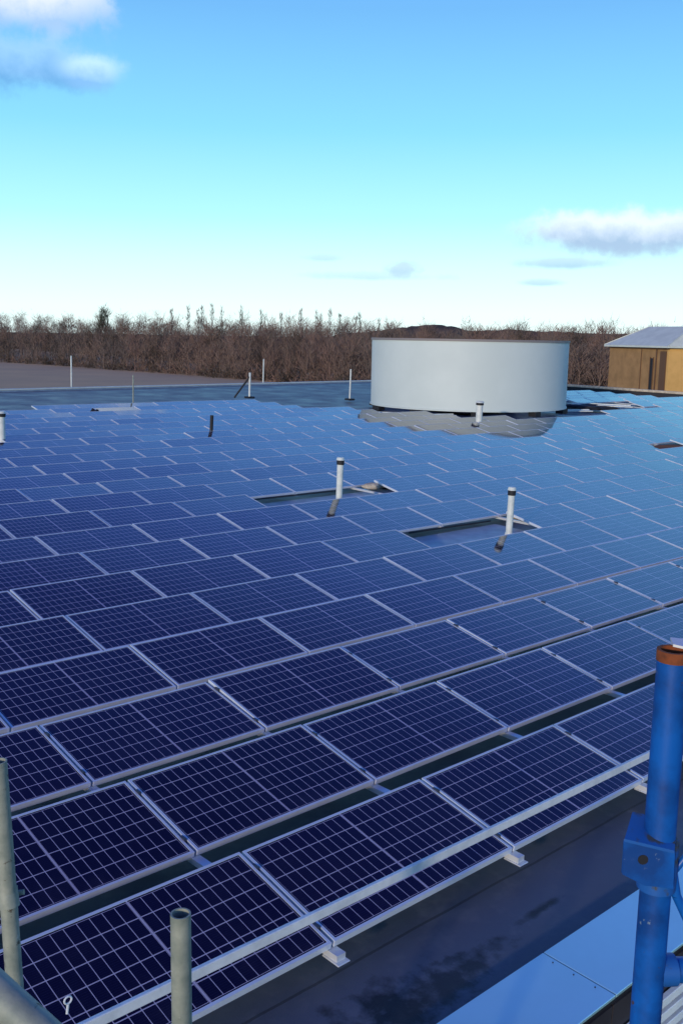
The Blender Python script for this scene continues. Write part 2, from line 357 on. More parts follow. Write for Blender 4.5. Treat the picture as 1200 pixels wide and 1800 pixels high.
for j, k in enumerate('abcd'):
    o_ = len(vs); vs += [tuple(x) for x in mbs[k].v]; fs += [tuple(o_ + q for q in f) for f in mbs[k].f]; mi += [j] * len(mbs[k].f)
me.from_pydata(vs, [], fs)
for k in 'abcd': me.materials.append(M['wood_' + k])
me.polygons.foreach_set('material_index', mi)
wo = bpy.data.objects.new('woodland', me); COL.objects.link(wo)
tag(wo, 'mass of bare brown winter woodland across the skyline beyond the field', 'woodland', kind='stuff')

def bare_tree(name, a, d, h, rad, n, mt, label, group=None, w=.05, up=1.0, low=.25, L_=(.9, 2.0), tr=.2):
    t = empty(name, az_pt(a, d)); tag(t, label, 'tree', group)
    tk = MB(); limbs(tk, Vector((0, 0, 0)), h, rad, 7, tr); tk.build('trunk', M['wood_d'], t)
    cm = MB(); bare_crown(cm, Vector((0, 0, 0)), h, rad, n, w, low, up, L_); cm.build('crown', mt, t, fix=False)
    return t
bare_tree('broadleaf_tree', 29.62, 305, 17.4, 3.0, 1500, M['conifer'], 'tall dark bushy tree, the highest on the skyline, standing above the wood on the left', w=.07, low=.3)
bare_tree('broadleaf_tree', 24.3, 350, 15.6, 1.6, 240, M['poplar'], 'thin wispy treetop above the wood at the far left edge of the picture', w=.05)
bare_tree('broadleaf_tree', 49.9, 250, 12.6, 1.4, 260, M['poplar'], 'small wispy treetop against the sky right above the white round enclosure', w=.05, low=.5)
bare_tree('broadleaf_tree', 56.6, 260, 15.2, 3.6, 520, M['poplar'], 'wide faint bare treetop against the sky left of the pale roof', w=.045, low=.5)
bare_tree('broadleaf_tree', 57.9, 270, 14.4, 2.4, 300, M['poplar'], 'smaller faint bare treetop just left of the pale roof', w=.045, low=.5)
# row of slender treetops in the middle of the skyline
xs = 33.3
spire = []
while xs < 45.4:
    spire.append(xs); xs += random.choice((.22, .3, .4, .55, .9, 1.1))
for ns, xs in enumerate(spire):
    d = 262 + random.uniform(-6, 10); h = 16.3 + random.uniform(-.8, 1.4) - max(0, xs - 40) * .15
    t = empty('poplar_tree', az_pt(xs, d)); tag(t, 'slender bare treetop above the middle of the wood, %s from the left in its row' % ORD[ns], 'tree', 'slender treetops rising in a row above the wood')
    tk = MB(); tk.tube((0, 0, 0), (0, 0, h * .93), .16, .04, n=5); tk.build('trunk', M['wood_d'], t)
    cm = MB()
    for k in range(150):
        z = random.uniform(.45, .97); r_ = 1.1 * (1.06 - z) ** .5 * random.uniform(.1, 1); a = random.uniform(0, 6.28)
        twig(cm, Vector((math.cos(a) * r_, math.sin(a) * r_, z * h)), Vector((math.cos(a) * .35, math.sin(a) * .35, 1)).normalized(), random.uniform(.5, 1.1), .06)
    cm.build('crown', random.choice((M['conifer'], M['wood_c'], M['wood_c'])), t, fix=False)

# post and rail fence between the round enclosure and the ochre building
t = empty('field_fence', az_pt(56, 105)); tag(t, 'low pale post and rail fence left of the ochre building', 'fence')
A0, A1 = az_pt(53.2, 105) - az_pt(56, 105), az_pt(58.2, 99) - az_pt(56, 105)
for zz in (.5, 1.0):
    rl = MB(); rl.tube(A0 + Vector((0, 0, 1.2 + zz)), A1 + Vector((0, 0, 1.2 + zz)), .05, n=6); rl.build('rail', M['galv'], t)
for k in range(5):
    p_ = A0.lerp(A1, k / 4); ps = MB(); ps.tube(p_, p_ + Vector((0, 0, 2.3)), .07, n=6); ps.build('post', M['galv'], t)

# ------------------------------------------------------------------ ochre building on the right
def house():
    D = 100; c0 = az_pt(60.85, D, 0)                 # near corner
    back = (az_pt(57.75, D + 9, 0) - c0); fx = back.normalized(); Lx = back.length
    fy = Vector((fx.y, -fx.x, 0));  fy = fy if fy.dot(Vector((math.sin(R(61)), math.cos(R(61)), 0))) > 0 else -fy
    T = empty('ochre_building', M=Matrix(((fx.x, fy.x, 0, c0.x), (fx.y, fy.y, 0, c0.y), (0, 0, 1, -6), (0, 0, 0, 1))))
    tag(T, 'ochre timber clad building with a pale hipped roof beyond the roof edge on the right', 'building')
    We = 13; E = 9.3                                  # depth, eave height
    # local x along the left face (away from the corner), local y along the right face
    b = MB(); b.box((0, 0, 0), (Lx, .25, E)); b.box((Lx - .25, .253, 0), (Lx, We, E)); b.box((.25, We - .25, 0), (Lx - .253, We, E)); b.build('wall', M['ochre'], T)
    b = MB(); b.box((-.02, -.02, 0), (.25, We, E - .15)); b.build('wall', M['ochre_sunlit'], T)['label'] = 'ochre wall on the right, sunlight painted into its brighter colour'
    ov = .45; Hh = 1.9
    r = MB()
    p = [Vector((-ov, -ov, E)), Vector((Lx + ov, -ov, E)), Vector((Lx + ov, We + ov, E)), Vector((-ov, We + ov, E))]
    q = [Vector((.9, 3.0, E + Hh)), Vector((Lx - 2.3, 3.0, E + Hh)), Vector((Lx - 2.3, We - 3, E + Hh)), Vector((.9, We - 3, E + Hh))]
    r.v = p + [x - Vector((0, 0, .18)) for x in p] + q
    r.f = [(0, 1, 9, 8), (1, 2, 10, 9), (2, 3, 11, 10), (3, 0, 8, 11), (8, 9, 10, 11), (0, 1, 5, 4), (1, 2, 6, 5), (2, 3, 7, 6), (3, 0, 4, 7), (4, 5, 6, 7)]
    rf = r.build('roof', M['paleroof'], T)
    for k in range(2):
        s_ = MB(); a = p[0].lerp(p[1], k); b_ = q[0].lerp(q[1], k); s_.tube(a + Vector((0, 0, .03)), b_ + Vector((0, 0, .03)), .04, n=4); s_.build('hip_capping', M['paleroof'], rf)
    d = MB(); d.box((.35, -.06, 3.2), (1.35, -.003, E - .5)); d.build('door', M['brown'], T)
    w_ = MB(); w_.box((2.5, -.05, 3.0), (2.95, -.003, E - 1.2)); w_.build('window', M['dark'], T)
    w_ = MB(); w_.box((2.42, -.08, 2.9), (2.5, -.003, E - 1.1)); w_.box((2.95, -.08, 2.9), (3.03, -.003, E - 1.1)); w_.build('window_frame', M['brown'], T)
    s_ = MB(); s_.box((1.9, -.05, 0), (2.1, -.003, E - .1)); s_.box((4.6, -.05, 0), (4.68, -.003, E - .1)); s_.build('corner_board', M['brown'], T)
    b = MB(); b.box((-.1, -.12, E - .32), (Lx + .1, -.021, E - .18)); b.build('gutter', M['brown'], T)
house()

# ------------------------------------------------------------------ the building we look across
B = empty('roofed_building', rp(0, 0, RD)); tag(B, 'large flat roofed building whose grey membrane roof carries the solar panels', 'building')
def Bo(mb, name, m, **k):
    o_ = mb.build(name, m, None, **k); o_.matrix_world = MR; o_.parent = B; o_.matrix_parent_inverse = B.matrix_world.inverted(); return o_
poly = [(-14, -.8), (62.2, -.8), (54.0, 26.2), (48.6, 45.6), (-14, 40.0)]
m_ = MB(); m_.v = [Vector((x, y, RD)) for x, y in poly]; m_.f = [(0, 1, 2, 3, 4)]
Bo(m_, 'roof_deck', M['membrane'])
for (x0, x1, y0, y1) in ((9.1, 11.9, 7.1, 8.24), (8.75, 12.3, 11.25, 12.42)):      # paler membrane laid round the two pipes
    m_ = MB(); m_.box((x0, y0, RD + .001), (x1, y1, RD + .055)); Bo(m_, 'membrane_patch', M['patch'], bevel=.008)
# walls down to the ground
w = MB(); outer = [(-14.3, -1.27), (62.6, -1.27), (54.35, 26.3), (48.85, 45.9), (-14.3, 40.3)]
for (x0, y0), (x1, y1) in zip(outer, outer[1:] + outer[:1]): w.quad((x0, y0, -6.3), (x1, y1, -6.3), (x1, y1, -.14), (x0, y0, -.14))
Bo(w, 'wall', M['fascia'])
# far kerbs with metal cappings
def kerb(p, q, h, m, capm, wd=.28):
    p, q = Vector((*p, 0)), Vector((*q, 0)); d = (q - p).normalized(); n_ = Vector((d.y, -d.x, 0)) * wd
    k = MB(); a = [p, q, q - n_, p - n_]
    k.v = [x + Vector((0, 0, RD + .0)) for x in a] + [x + Vector((0, 0, RD + h)) for x in a]
    k.f = [(0, 1, 5, 4), (1, 2, 6, 5), (2, 3, 7, 6), (3, 0, 4, 7), (4, 5, 6, 7)]; ko = Bo(k, 'kerb', m)
    c_ = MB(); e = d * .02; o1 = -n_.normalized() * -.03
    a = [p + o1, q + o1, q - n_ - o1, p - n_ - o1]
    c_.v = [x + Vector((0, 0, RD + h + .003)) for x in a] + [x + Vector((0, 0, RD + h + (.06 if h < .3 else .14))) for x in a]
    c_.f = [(0, 1, 5, 4), (1, 2, 6, 5), (2, 3, 7, 6), (3, 0, 4, 7), (4, 5, 6, 7), (0, 1, 2, 3)]; Bo(c_, 'kerb_capping', capm)
kerb((48.6, 45.55), (-14, 39.95), .07, M['patch'], M['paleroof'])
kerb((62.0, -.6), (53.8, 26.2), .42, M['dark'], M['cream'])
kerb((53.8, 26.25), (48.62, 45.4), .42, M['dark'], M['cream'])
# near coping: metal sections with butt joints, a dark upstand behind
cx = [-14]; 
seams = [-6.2, -3.8, -1.4, 1.03, 3.45, 5.9, 8.3, 10.7, 13.2, 15.6, 18, 24, 30, 36, 42, 48, 54, 62]
x0 = -14
for x1 in seams:
    c_ = MB(); c_.box((x0 + .004, -1.318, -.022), (x1 - .004, -.80, 0)); co = Bo(c_, 'coping', M['coping'], bevel=.003)
    if x0 > -3 and x1 < 9:                                             # rivets either side of each joint
        for s_ in (-.04,):
            for yy in (-.90, -1.05, -1.2):
                rv = MB(); rv.tube((x1 + s_, yy, -.001), (x1 + s_, yy, .004), .0045, n=8); Bo(rv, 'rivet', M['dark'])
    x0 = x1
jn = MB(); jn.box((-14, -1.29, -.14), (62, -.81, -.024)); Bo(jn, 'upstand', M['dark'])
for k in range(30):
    xx = -6.17 + k * 1.2; f_ = MB(); f_.box((xx + .006, -1.305, -.27), (xx + 1.194, -1.285, -.08)); Bo(f_, 'fascia_panel', M['fascia'])
# white louvres on the wall under the fascia
for k in range(14):
    z = -.285 - k * .105
    l = MB(); l.box((.97, -1.345, z - .062), (11, -1.3055, z)); Bo(l, 'louvre', M['louvre'], bevel=.004)

# ------------------------------------------------------------------ solar panels
TILT = R(11.0); PITCH, SH = 1.39, -.0423
def frame_mesh():
    f = MB(); h = .044
    f.box((0, 0, -h), (PL, FR, 0)); f.box((0, PW - FR, -h), (PL, PW, 0)); f.box((0, FR, -h), (FR, PW - FR, 0)); f.box((PL - FR, FR, -h), (PL, PW - FR, 0))
    return f.mesh('panel_frame', M['alu'])
def glass_mesh():
    me = bpy.data.meshes.new('panel_glass'); a = FR
    me.from_pydata([(a, a, -.003), (PL - a, a, -.003), (PL - a, PW - a, -.003), (a, PW - a, -.003), (a, a, -.009), (PL - a, a, -.009), (PL - a, PW - a, -.009), (a, PW - a, -.009)], [],
                   [(0, 1, 2, 3), (7, 6, 5, 4)])
    uv = me.uv_layers.new(name='UVMap')
    for i, (lx) in enumerate([(a, a), (PL - a, a), (PL - a, PW - a), (a, PW - a), (a, PW - a), (PL - a, PW - a), (PL - a, a), (a, a)]): uv.data[i].uv = lx
    me.materials.append(M['glass']); me.materials.append(M['backsheet']); me.polygons[1].material_index = 1; return me
fm, gm = frame_mesh(), glass_mesh()
def px(v):                                           # picture position of a point, only used to rank and name panels
    d = v - CAM; z = d.dot(cw)
    return (600 + F * d.dot(cr) / z, 900 - F * d.dot(cu) / z) if z > .1 else None
DC = (32.8, 26.6); DR = 4.57                            # the round enclosure
def row_max_x(y):                                     # right roof edge
    return 62.2 - (y + .8) * (8.2 / 27.0) if y < 26.2 else 54 - (y - 26.2) * .278
def jx(i, j): return (j + (.75 if (i == 5 and j > 5) else .08 if (i == 8 and j > 6) else 0)) * GAP + SH * i
def skip(i, j):
    x0 = jx(i, j); y = i * PITCH; xm = x0 + PL / 2; ym = y + .5
    if (i, j) in ((8, 5), (8, 6), (5, 5), (16, 4)): return True            # left out round the vent pipes
    if xm > row_max_x(ym) - 2.4: return True
    if i > 22: return True
    if xm < 26.5 and i <= 22:
        if i == 22 and (xm < 13.5): return True
        if xm > 24.6 and ym > 27.8: return True
        return False
    if math.hypot(xm - DC[0], ym - DC[1]) < DR + 2.5 - (.9 if ym < DC[1] else 0): return True
    if xm <= 36 and ym > 25.4: return True
    if 36 < xm < 44.5 and 21.6 < ym < 26: return True
    if 31 < xm < 42 and ym > 26: return True
    if 25.6 < xm < 28.2 and 11.6 < ym < 13.2: return True
    return False
cand, far = [], []
for i in range(0, 23):
    for j in range(-6, 34):
        if skip(i, j): continue
        x0 = jx(i, j); y = i * PITCH
        cs = [px(rp(x0 + a, y + b * math.cos(TILT), b * math.sin(TILT))) for a in (0, PL) for b in (0, PW)]
        if any(q is None for q in cs): far.append((i, j)); continue
        fr_ = 0
        for a in range(7):
            for b in range(4):
                q = px(rp(x0 + PL * a / 6, y + PW * b / 3, b / 3 * .18))
                if q and 1 < q[0] < 1199 and 1 < q[1] < 1799:
                    if q[0] > 1150 and q[1] > 1160 - (q[0] - 1148) * .1: continue      # behind the blue post
                    fr_ += 1
        A = 0; o4 = [cs[0], cs[2], cs[3], cs[1]]
        for k in range(4): A += o4[k][0] * o4[(k + 1) % 4][1] - o4[(k + 1) % 4][0] * o4[k][1]
        A = abs(A) / 2 * fr_ / 28
        if fr_ >= 1: cand.append((A, i, j, sum(q[0] for q in cs) / 4))
        else: far.append((i, j))
cand.sort(reverse=True)
print('panels in view', len(cand), 'smallest kept px2', cand[min(299, len(cand) - 1)][0], 'outside', len(far))
rest = [(c_[1], c_[2]) for c_ in cand[300:]] + far
keep = cand[:300]
byrow = {}
for c_ in cand: byrow.setdefault(c_[1], []).append(c_)
order = {}
for i, L_ in byrow.items():
    for n_, c_ in enumerate(sorted(L_, key=lambda q: q[3])): order[(i, c_[2])] = (n_, len(L_))
def look(i, j):
    if (i, j) in ((8, 4), (8, 6)): return 'beside the gap round the left white vent pipe'
    if (i, j) in ((5, 4), (5, 6)): return 'beside the gap round the right white vent pipe'
    if i == 0: return 'with the pale rail crossing in front'
    if i < 4: return 'with clear cell grid'
    return 'reflecting blue sky' if i > 11 else 'with faint cell lines'
prot = None
rnd = random.Random(3)
def panel_matrix(i, j, jit=True):
    x0 = jx(i, j); y = i * PITCH
    a = TILT + (rnd.gauss(0, R(.32)) if jit else 0); yaw = rnd.gauss(0, R(.06)); ro = rnd.gauss(0, R(.10))
    z = rnd.uniform(0, .003)
    return Matrix.Translation(rp(x0, y, z)) @ MR @ Matrix.Rotation(yaw, 4, 'Z') @ Matrix.Rotation(ro, 4, 'Y') @ Matrix.Rotation(a, 4, 'X')
for A, i, j, xx in sorted(keep, key=lambda q: (q[1], q[2])):
    mt = panel_matrix(i, j)
    if prot is None:
        prot = r0 = empty('solar_panel', M=mt)
        pf = bpy.data.objects.new('frame', fm); COL.objects.link(pf); pf.parent = r0
        pg = bpy.data.objects.new('glass', gm); COL.objects.link(pg); pg.parent = r0
    else:
        r0 = prot.copy(); COL.objects.link(r0); r0.matrix_world = mt
        for q in (pf, pg):
            c_ = q.copy(); COL.objects.link(c_); c_.parent = r0
    n_, tot = order[(i, j)]
    side = ORD[n_] + ' from the left of the picture'
    tag(r0, 'solar panel in the %s row from the near roof edge, %s' % (ORD[i], side), 'solar panel', 'solar panels in rows across the flat roof')
    if len(r0['label'].split()) > 16: r0['label'] = r0['label'].replace(' of the picture', '')
# the remaining panels, too small or outside the picture, as one object
vs, fs, mi, uvs = [], [], [], []
ga = [Vector(v.co) for v in gm.vertices]; guv = [tuple(l.uv) for l in gm.uv_layers[0].data]
for i, j in rest:
    mt = panel_matrix(i, j)
    o_ = len(vs); vs += [mt @ v.co for v in fm.vertices]
    for p in fm.polygons: fs.append(tuple(o_ + q for q in p.vertices)); mi.append(0); uvs += [(0, 0)] * len(p.vertices)
    o_ = len(vs); vs += [mt @ v for v in ga]; k = 0
    for p in gm.polygons: fs.append(tuple(o_ + q for q in p.vertices)); mi.append(1 + p.material_index); uvs += guv[k:k + 4]; k += 4
if vs:
    me = bpy.data.meshes.new('solar_panel_field'); me.from_pydata([tuple(v) for v in vs], [], fs); me.materials.append(M['alu']); me.materials.append(M['glass']); me.materials.append(M['backsheet'])
    me.polygons.foreach_set('material_index', mi); ul = me.uv_layers.new(name='UVMap')
    ul.data.foreach_set('uv', [c_ for q in uvs for c_ in q])
    fo = bpy.data.objects.new('solar_panel_field', me); COL.objects.link(fo)
    tag(fo, 'the farthest solar panels, a sky blue glossy expanse towards the far right roof edge', 'solar panels', 'solar panels in rows across the flat roof', 'stuff')
# mounting rails under the panel joints, one per joint line
def mount(j):
    r_ = MB(); n = 0; last = -1
    for i in range(0, 23):
        if not (skip(i, j) and skip(i, j - 1)): last = i
    if last < 0: return
    top = last
    xa, xb = j * GAP - .009, j * GAP - .009 + SH * top
    ya, yb = -.07, top * PITCH + 1.0
    a = Vector((xa, ya, 0)); b = Vector((xb, yb, 0)); s_ = Vector((.035, 0, 0))
    cuts = [(5 * PITCH, 6 * PITCH - .02), (8 * PITCH, 9 * PITCH - .02)] if j == 6 else []
    segs = []; y0_ = ya
    for (p0, p1) in cuts: segs.append((y0_, p0 - .3)); y0_ = p1
    segs.append((y0_, yb)); A_, B_ = a, b; out_ = []
    for (p0, p1) in segs:
        r_ = MB(); a = A_.lerp(B_, (p0 - ya) / (yb - ya)); b = A_.lerp(B_, (p1 - ya) / (yb - ya))
        r_.v = [a - s_ + Vector((0, 0, -.088)), a + s_ + Vector((0, 0, -.088)), b + s_ + Vector((0, 0, -.088)), b - s_ + Vector((0, 0, -.088)),
                a - s_ + Vector((0, 0, -.045)), a + s_ + Vector((0, 0, -.045)), b + s_ + Vector((0, 0, -.045)), b - s_ + Vector((0, 0, -.045))]
        r_.f = [(0, 1, 2, 3), (4, 5, 6, 7), (0, 1, 5, 4), (1, 2, 6, 5), (2, 3, 7, 6), (3, 0, 4, 7)]; out_.append(r_)
    return out_, xa, ya, top
vis = set()
for A, i, j, xx in keep: vis.add(j); vis.add(j + 1)
mounts = 0
up = MB(); up.box((-.03, .90, -.046), (.03, .93, .140)); upm = up.mesh('bracket', M['alu'])
c1 = MB(); c1.box((-.012, .13, -.02), (.012, .19, .040)); c1m = c1.mesh('clamp', M['clampm'])
c2 = MB(); c2.box((-.012, .74, .05), (.012, .80, .158)); c2m = c2.mesh('clamp', M['clampm'])
for j in sorted(vis):
    res_ = mount(j)
    if not res_: continue
    r_, xa, ya, top = res_
    T = empty('mounting_rail', rp(xa, ya, RD)); tag(T, 'light metal mounting rail under the panel joint line that is %s from the left' % ORD[mounts], 'mounting rail', 'mounting rails under the panel joints'); mounts += 1
    def P_(mb, nm, m, **k):
        o_ = mb.build(nm, m, None, **k); o_.matrix_world = MR; o_.parent = T; o_.matrix_parent_inverse = Matrix.Translation(-rp(xa, ya, RD)); return o_
    for q_ in r_: P_(q_, 'rail', M['alu_bright'])
    pad = MB(); pad.box((xa - .05, ya - .03, RD + .001), (xa + .05, ya + .12, -.0885)); P_(pad, 'foot_pad', M['alu_bright'], bevel=.004)
    for i in range(0, min(top + 1, 6)):                       # rear uprights and clamps in the near rows
        if skip(i, j) or skip(i, j - 1): continue
        for nm, me_ in (('bracket', upm), ('clamp', c1m), ('clamp', c2m))[:3 if i < 3 else 1]:
            o_ = bpy.data.objects.new(nm, me_); COL.objects.link(o_); o_.matrix_world = Matrix.Translation(rp(jx(i, j) - .014, i * PITCH)) @ MR; o_.parent = T; o_.matrix_parent_inverse = Matrix.Translation(-rp(xa, ya, RD))

# ------------------------------------------------------------------ white round enclosure
def enclosure():
    base_z = .28; top_z = 3.20
    cxy = DC; T = empty('round_enclosure', M=Matrix.Translation(rp(cxy[0], cxy[1], RD)))
    tag(T, 'large white round plant screen standing on dark feet at the back of the roof', 'plant enclosure')
    n = 72; r = DR
    w = MB()
    for rr in (r, r - .12):
        for z in (base_z, top_z):
            for k in range(n): a = 2 * math.pi * k / n; w.v.append(Vector((rr * math.cos(a), rr * math.sin(a), z)))
    for k in range(n):
        k2 = (k + 1) % n
        w.f += [(k, k2, n + k2, n + k), (2 * n + k, 2 * n + k2, 3 * n + k2, 3 * n + k), (k, k2, 2 * n + k2, 2 * n + k), (n + k, n + k2, 3 * n + k2, 3 * n + k)]
    w.build('screen_wall', M['drum'], T, smooth=True)
    for (z0, z1, m_) in ((top_z + .003, top_z + .10, M['drum_trim']), (base_z - .06, base_z - .003, M['drum'])):
        t = MB(); rs = (r + .04, r - .16)
        for rr in rs:
            for z in (z0, z1):
                for k in range(n): a = 2 * math.pi * k / n; t.v.append(Vector((rr * math.cos(a), rr * math.sin(a), z)))
        for k in range(n):
            k2 = (k + 1) % n
            t.f += [(k, k2, n + k2, n + k), (2 * n + k, 2 * n + k2, 3 * n + k2, 3 * n + k), (k, k2, 2 * n + k2, 2 * n + k), (n + k, n + k2, 3 * n + k2, 3 * n + k)]
        t.build('trim_ring', m_, T, smooth=True)
        a = 2 * math.pi * (k + .3) / 12; s_ = MB(); s_.tube((r * math.cos(a) * 1.0004, r * math.sin(a) * 1.0004, base_z), (r * math.cos(a) * 1.0004, r * math.sin(a) * 1.0004, top_z), .008, n=5); s_.build('sheet_joint', M['drum'], T)
    for k in range(10):
        a = 2 * math.pi * (k + .27) / 10; f = MB(); c_, s_ = math.cos(a) * (r - .15), math.sin(a) * (r - .15)
        f.box((c_ - .2, s_ - .2, .0), (c_ + .2, s_ + .2, base_z - .063)); f.build('foot', M['dark'], T, bevel=.01)
    p = MB(); p.box((-1.9, -1.5, .0), (1.9, 1.5, 1.5)); p.box((-1.2, -1.0, 1.503), (1.2, 1.0, 1.9)); p.build('air_handling_unit', M['drum_trim'], T, bevel=.02)
enclosure()

# ------------------------------------------------------------------ vent pipes
def vent(x, y, h, r, label, lean=(0, 0)):
    T = empty('vent_pipe', M=RM(x, y, RD)); tag(T, label, 'vent pipe', 'white vent pipes through the roof')
    p = MB(); p.pipe((0, 0, 0), (lean[0], lean[1], h - .12), r, .006); p.build('pipe', M['wpipe'], T, smooth=True)
    c_ = MB(); c_.tube((lean[0], lean[1], h - .15), (lean[0], lean[1], h - .06), r * 1.18, r * 1.18, n=20); c_.build('collar', M['dark'], T, smooth=True)
    c_ = MB(); c_.tube((lean[0], lean[1], h - .057), (lean[0], lean[1], h), r * 1.32, r * 1.05, n=20); c_.build('cap', M['wpipe'], T, smooth=True)
    f = MB(); f.tube((0, 0, .001), (0, 0, .05), r * 2.1, r * 1.5, n=20); f.tube((0, 0, .05), (0, 0, .16), r * 1.5, r * 1.1, n=20); f.build('flashing', M['wpipe'], T, smooth=True)
vent(10.21, 11.05, 1.06, .068, 'white vent pipe with dark collar in the left of the two middle gaps')
vent(10.66, 6.95, 1.0, .062, 'white vent pipe with dark collar in the right gap, nearest the camera')
vent(8.25, 22.95, 1.0, .10, 'white vent pipe at the left edge of the picture')
vent(27.1, 21.2, .98, .13, 'short grey vent pipe in front of the white round enclosure')
T = empty('vent_pipe', M=RM(14.62, 21.82, RD)); tag(T, 'thin dark pipe standing among the panels left of centre', 'vent pipe')
p = MB(); p.tube((0, 0, 0), (.02, 0, .78), .055, n=12); p.build('pipe', M['dark'], T, smooth=True)
p = MB(); p.tube((-.03, -.03, 0), (-.03, -.03, .22), .11, .07, n=12); p.build('collar', M['dark'], T, smooth=True)

def duct(p, q, label):
    T = empty('cable_duct', M=RM(p[0], p[1], RD + .055)); tag(T, label, 'cable duct')
    L_ = math.hypot(q[0] - p[0], q[1] - p[1]); a = math.atan2(q[1] - p[1], q[0] - p[0]); c_, s_ = math.cos(a), math.sin(a)
    d = MB(); X = Matrix.Rotation(a, 4, 'Z')
    d.box((0, -.02, .001), (L_, .02, .03), X); d.build('duct', M['dark'], T, bevel=.01)
duct((9.35, 8.22), (11.6, 8.12), 'black cable duct along the back of the gap round the right vent pipe')
duct((8.9, 12.39), (11.4, 12.32), 'black cable duct along the back of the gap round the left middle vent pipe')

# loose cream membrane pieces by the two gaps
def bundle(x, y, L_, w_, h, label, rz):
    T = empty('membrane_bundle', M=RM(x, y, RD + .045, rz)); tag(T, label, 'membrane offcut', 'cream pieces lying beside the vent pipes')
    b = MB(); nu, nv = 16, 12; rd = random.Random(int(x * 10))
    for i in range(nu + 1):
        u = i / nu; prof = math.sin(math.pi * min(max(u, .02), .98)) ** .6 * (1 - .35 * u)
        for k in range(nv):
            a = 2 * math.pi * k / nv
            b.v.append(Vector(((u - .5) * L_, math.cos(a) * w_ * prof * rd.uniform(.85, 1.1), max(0.004, h * .5 + math.sin(a) * h * .5 * prof * rd.uniform(.8, 1.15)))))
    for i in range(nu):
        for k in range(nv): b.f.append((i * nv + k, i * nv + (k + 1) % nv, (i + 1) * nv + (k + 1) % nv, (i + 1) * nv + k))
    b.f += [tuple(range(nv)), tuple(nu * nv + k for k in range(nv))]
    b.build('cream_sheet', M['cream'], T, smooth=True)
    d = MB(); d.v = [Vector(v) for v in ((L_ * .3, .05, .02), (L_ * .72, .02, .002), (L_ * .72, .18, .002), (L_ * .2, .3, .02), (L_ * .3, .12, h * .8), (L_ * .25, .26, h * .9))]
    d.f = [(0, 1, 4), (1, 2, 5, 4), (2, 3, 5), (0, 3, 5, 4), (0, 1, 2, 3)]; d.build('dark_fold', M['dark'], T)
bundle(12.2, 12.0, .62, .16, .20, 'cream folded membrane beside the left middle vent pipe', R(-28))
bundle(12.3, 7.75, .72, .15, .20, 'cream folded membrane beside the right vent pipe nearest the camera', R(-34))

# bits and pieces lying at the back of the roof
def lump(name, x, y, size, m, label, cat, seed=1, h=RD, rz=0, rough=.3, group=None):
    rd = random.Random(seed); bm = bmesh.new(); bmesh.ops.create_icosphere(bm, subdivisions=3, radius=1)
    for v in bm.verts:
        k = 1 + rough * math.sin(v.co.x * 4 + seed) * math.cos(v.co.y * 5 + seed * 2) + rd.uniform(-.08, .08)
        v.co = Vector((v.co.x * size[0] * k, v.co.y * size[1] * k, max(0, v.co.z * size[2] * k + size[2] * .5)))
    me = bpy.data.meshes.new(name); bm.to_mesh(me); bm.free(); me.materials.append(m)
    o_ = bpy.data.objects.new(name, me); COL.objects.link(o_); o_.matrix_world = RM(x, y, h, rz); tag(o_, label, cat, group); return o_
def plank(x, y, L_, w_, t_, rz, m, label, z=.004, name='trim_length', cat='metal trim'):
    b = MB(); b.box((-L_ / 2, -w_ / 2, 0), (L_ / 2, w_ / 2, t_)); b.box((-L_ / 2, w_ / 2 + .001, 0), (L_ / 2, w_ / 2 + .02, t_ + .05)); o_ = b.build(name, m); o_.matrix_world = RM(x, y, RD + z, rz); tag(o_, label, cat)
plank(26.6, 26.2, 1.9, .35, .06, R(-40), M['wpipe'], 'white trim length lying left of the round enclosure, farther from the camera')
plank(28.1, 24.35, 2.0, .22, .08, R(-12), M['wpipe'], 'white trim length lying in front of the round enclosure', z=.02)
T = empty('shrub', (146.5, 176.1, -6)); tag(T, 'dark rounded shrub at the foot of the wood, left of the round enclosure', 'shrub')
cm = MB(); bare_crown(cm, Vector((0, 0, 0)), 1.7, 1.6, 500, .09, .05, .6, (.4, .9)); cm.build('foliage', M['conifer'], T, fix=False)
tk = MB(); tk.tube((0, 0, 0), (0, 0, .9), .12, .05, n=6); tk.build('stem', M['wood_d'], T)
lump('tarpaulin', 39.6, 24.6, (1.5, .5, .16), M['dark'], 'crumpled dark tarpaulin lying right of the round enclosure', 'tarpaulin', 4, rz=R(-35))
plank(40.5, 24.2, 3.0, .5, .05, R(-48), M['wpipe'], 'white board lying on the crumpled tarpaulin right of the enclosure', z=.18, name='board', cat='board')
plank(37.6, 24.0, 2.3, .3, .05, R(-20), M['wpipe'], 'white board lying at the right foot of the round enclosure', name='board', cat='board')
lump('tarpaulin', 26.9, 12.4, (1.3, .4, .16), M['brown'], 'dark folded tarpaulin among the far panels at the right edge', 'tarpaulin', 9, rz=R(-38))
lump('roof_outlet', 14.67, 29.3, (.17, .15, .20), M['dark'], 'small dark roof outlet at the back of the panels on the left', 'roof outlet', 2)
lump('roof_outlet', 15.9, 29.0, (.3, .14, .08), M['dark'], 'low flat dark roof outlet right of the small round one', 'roof outlet', 3)

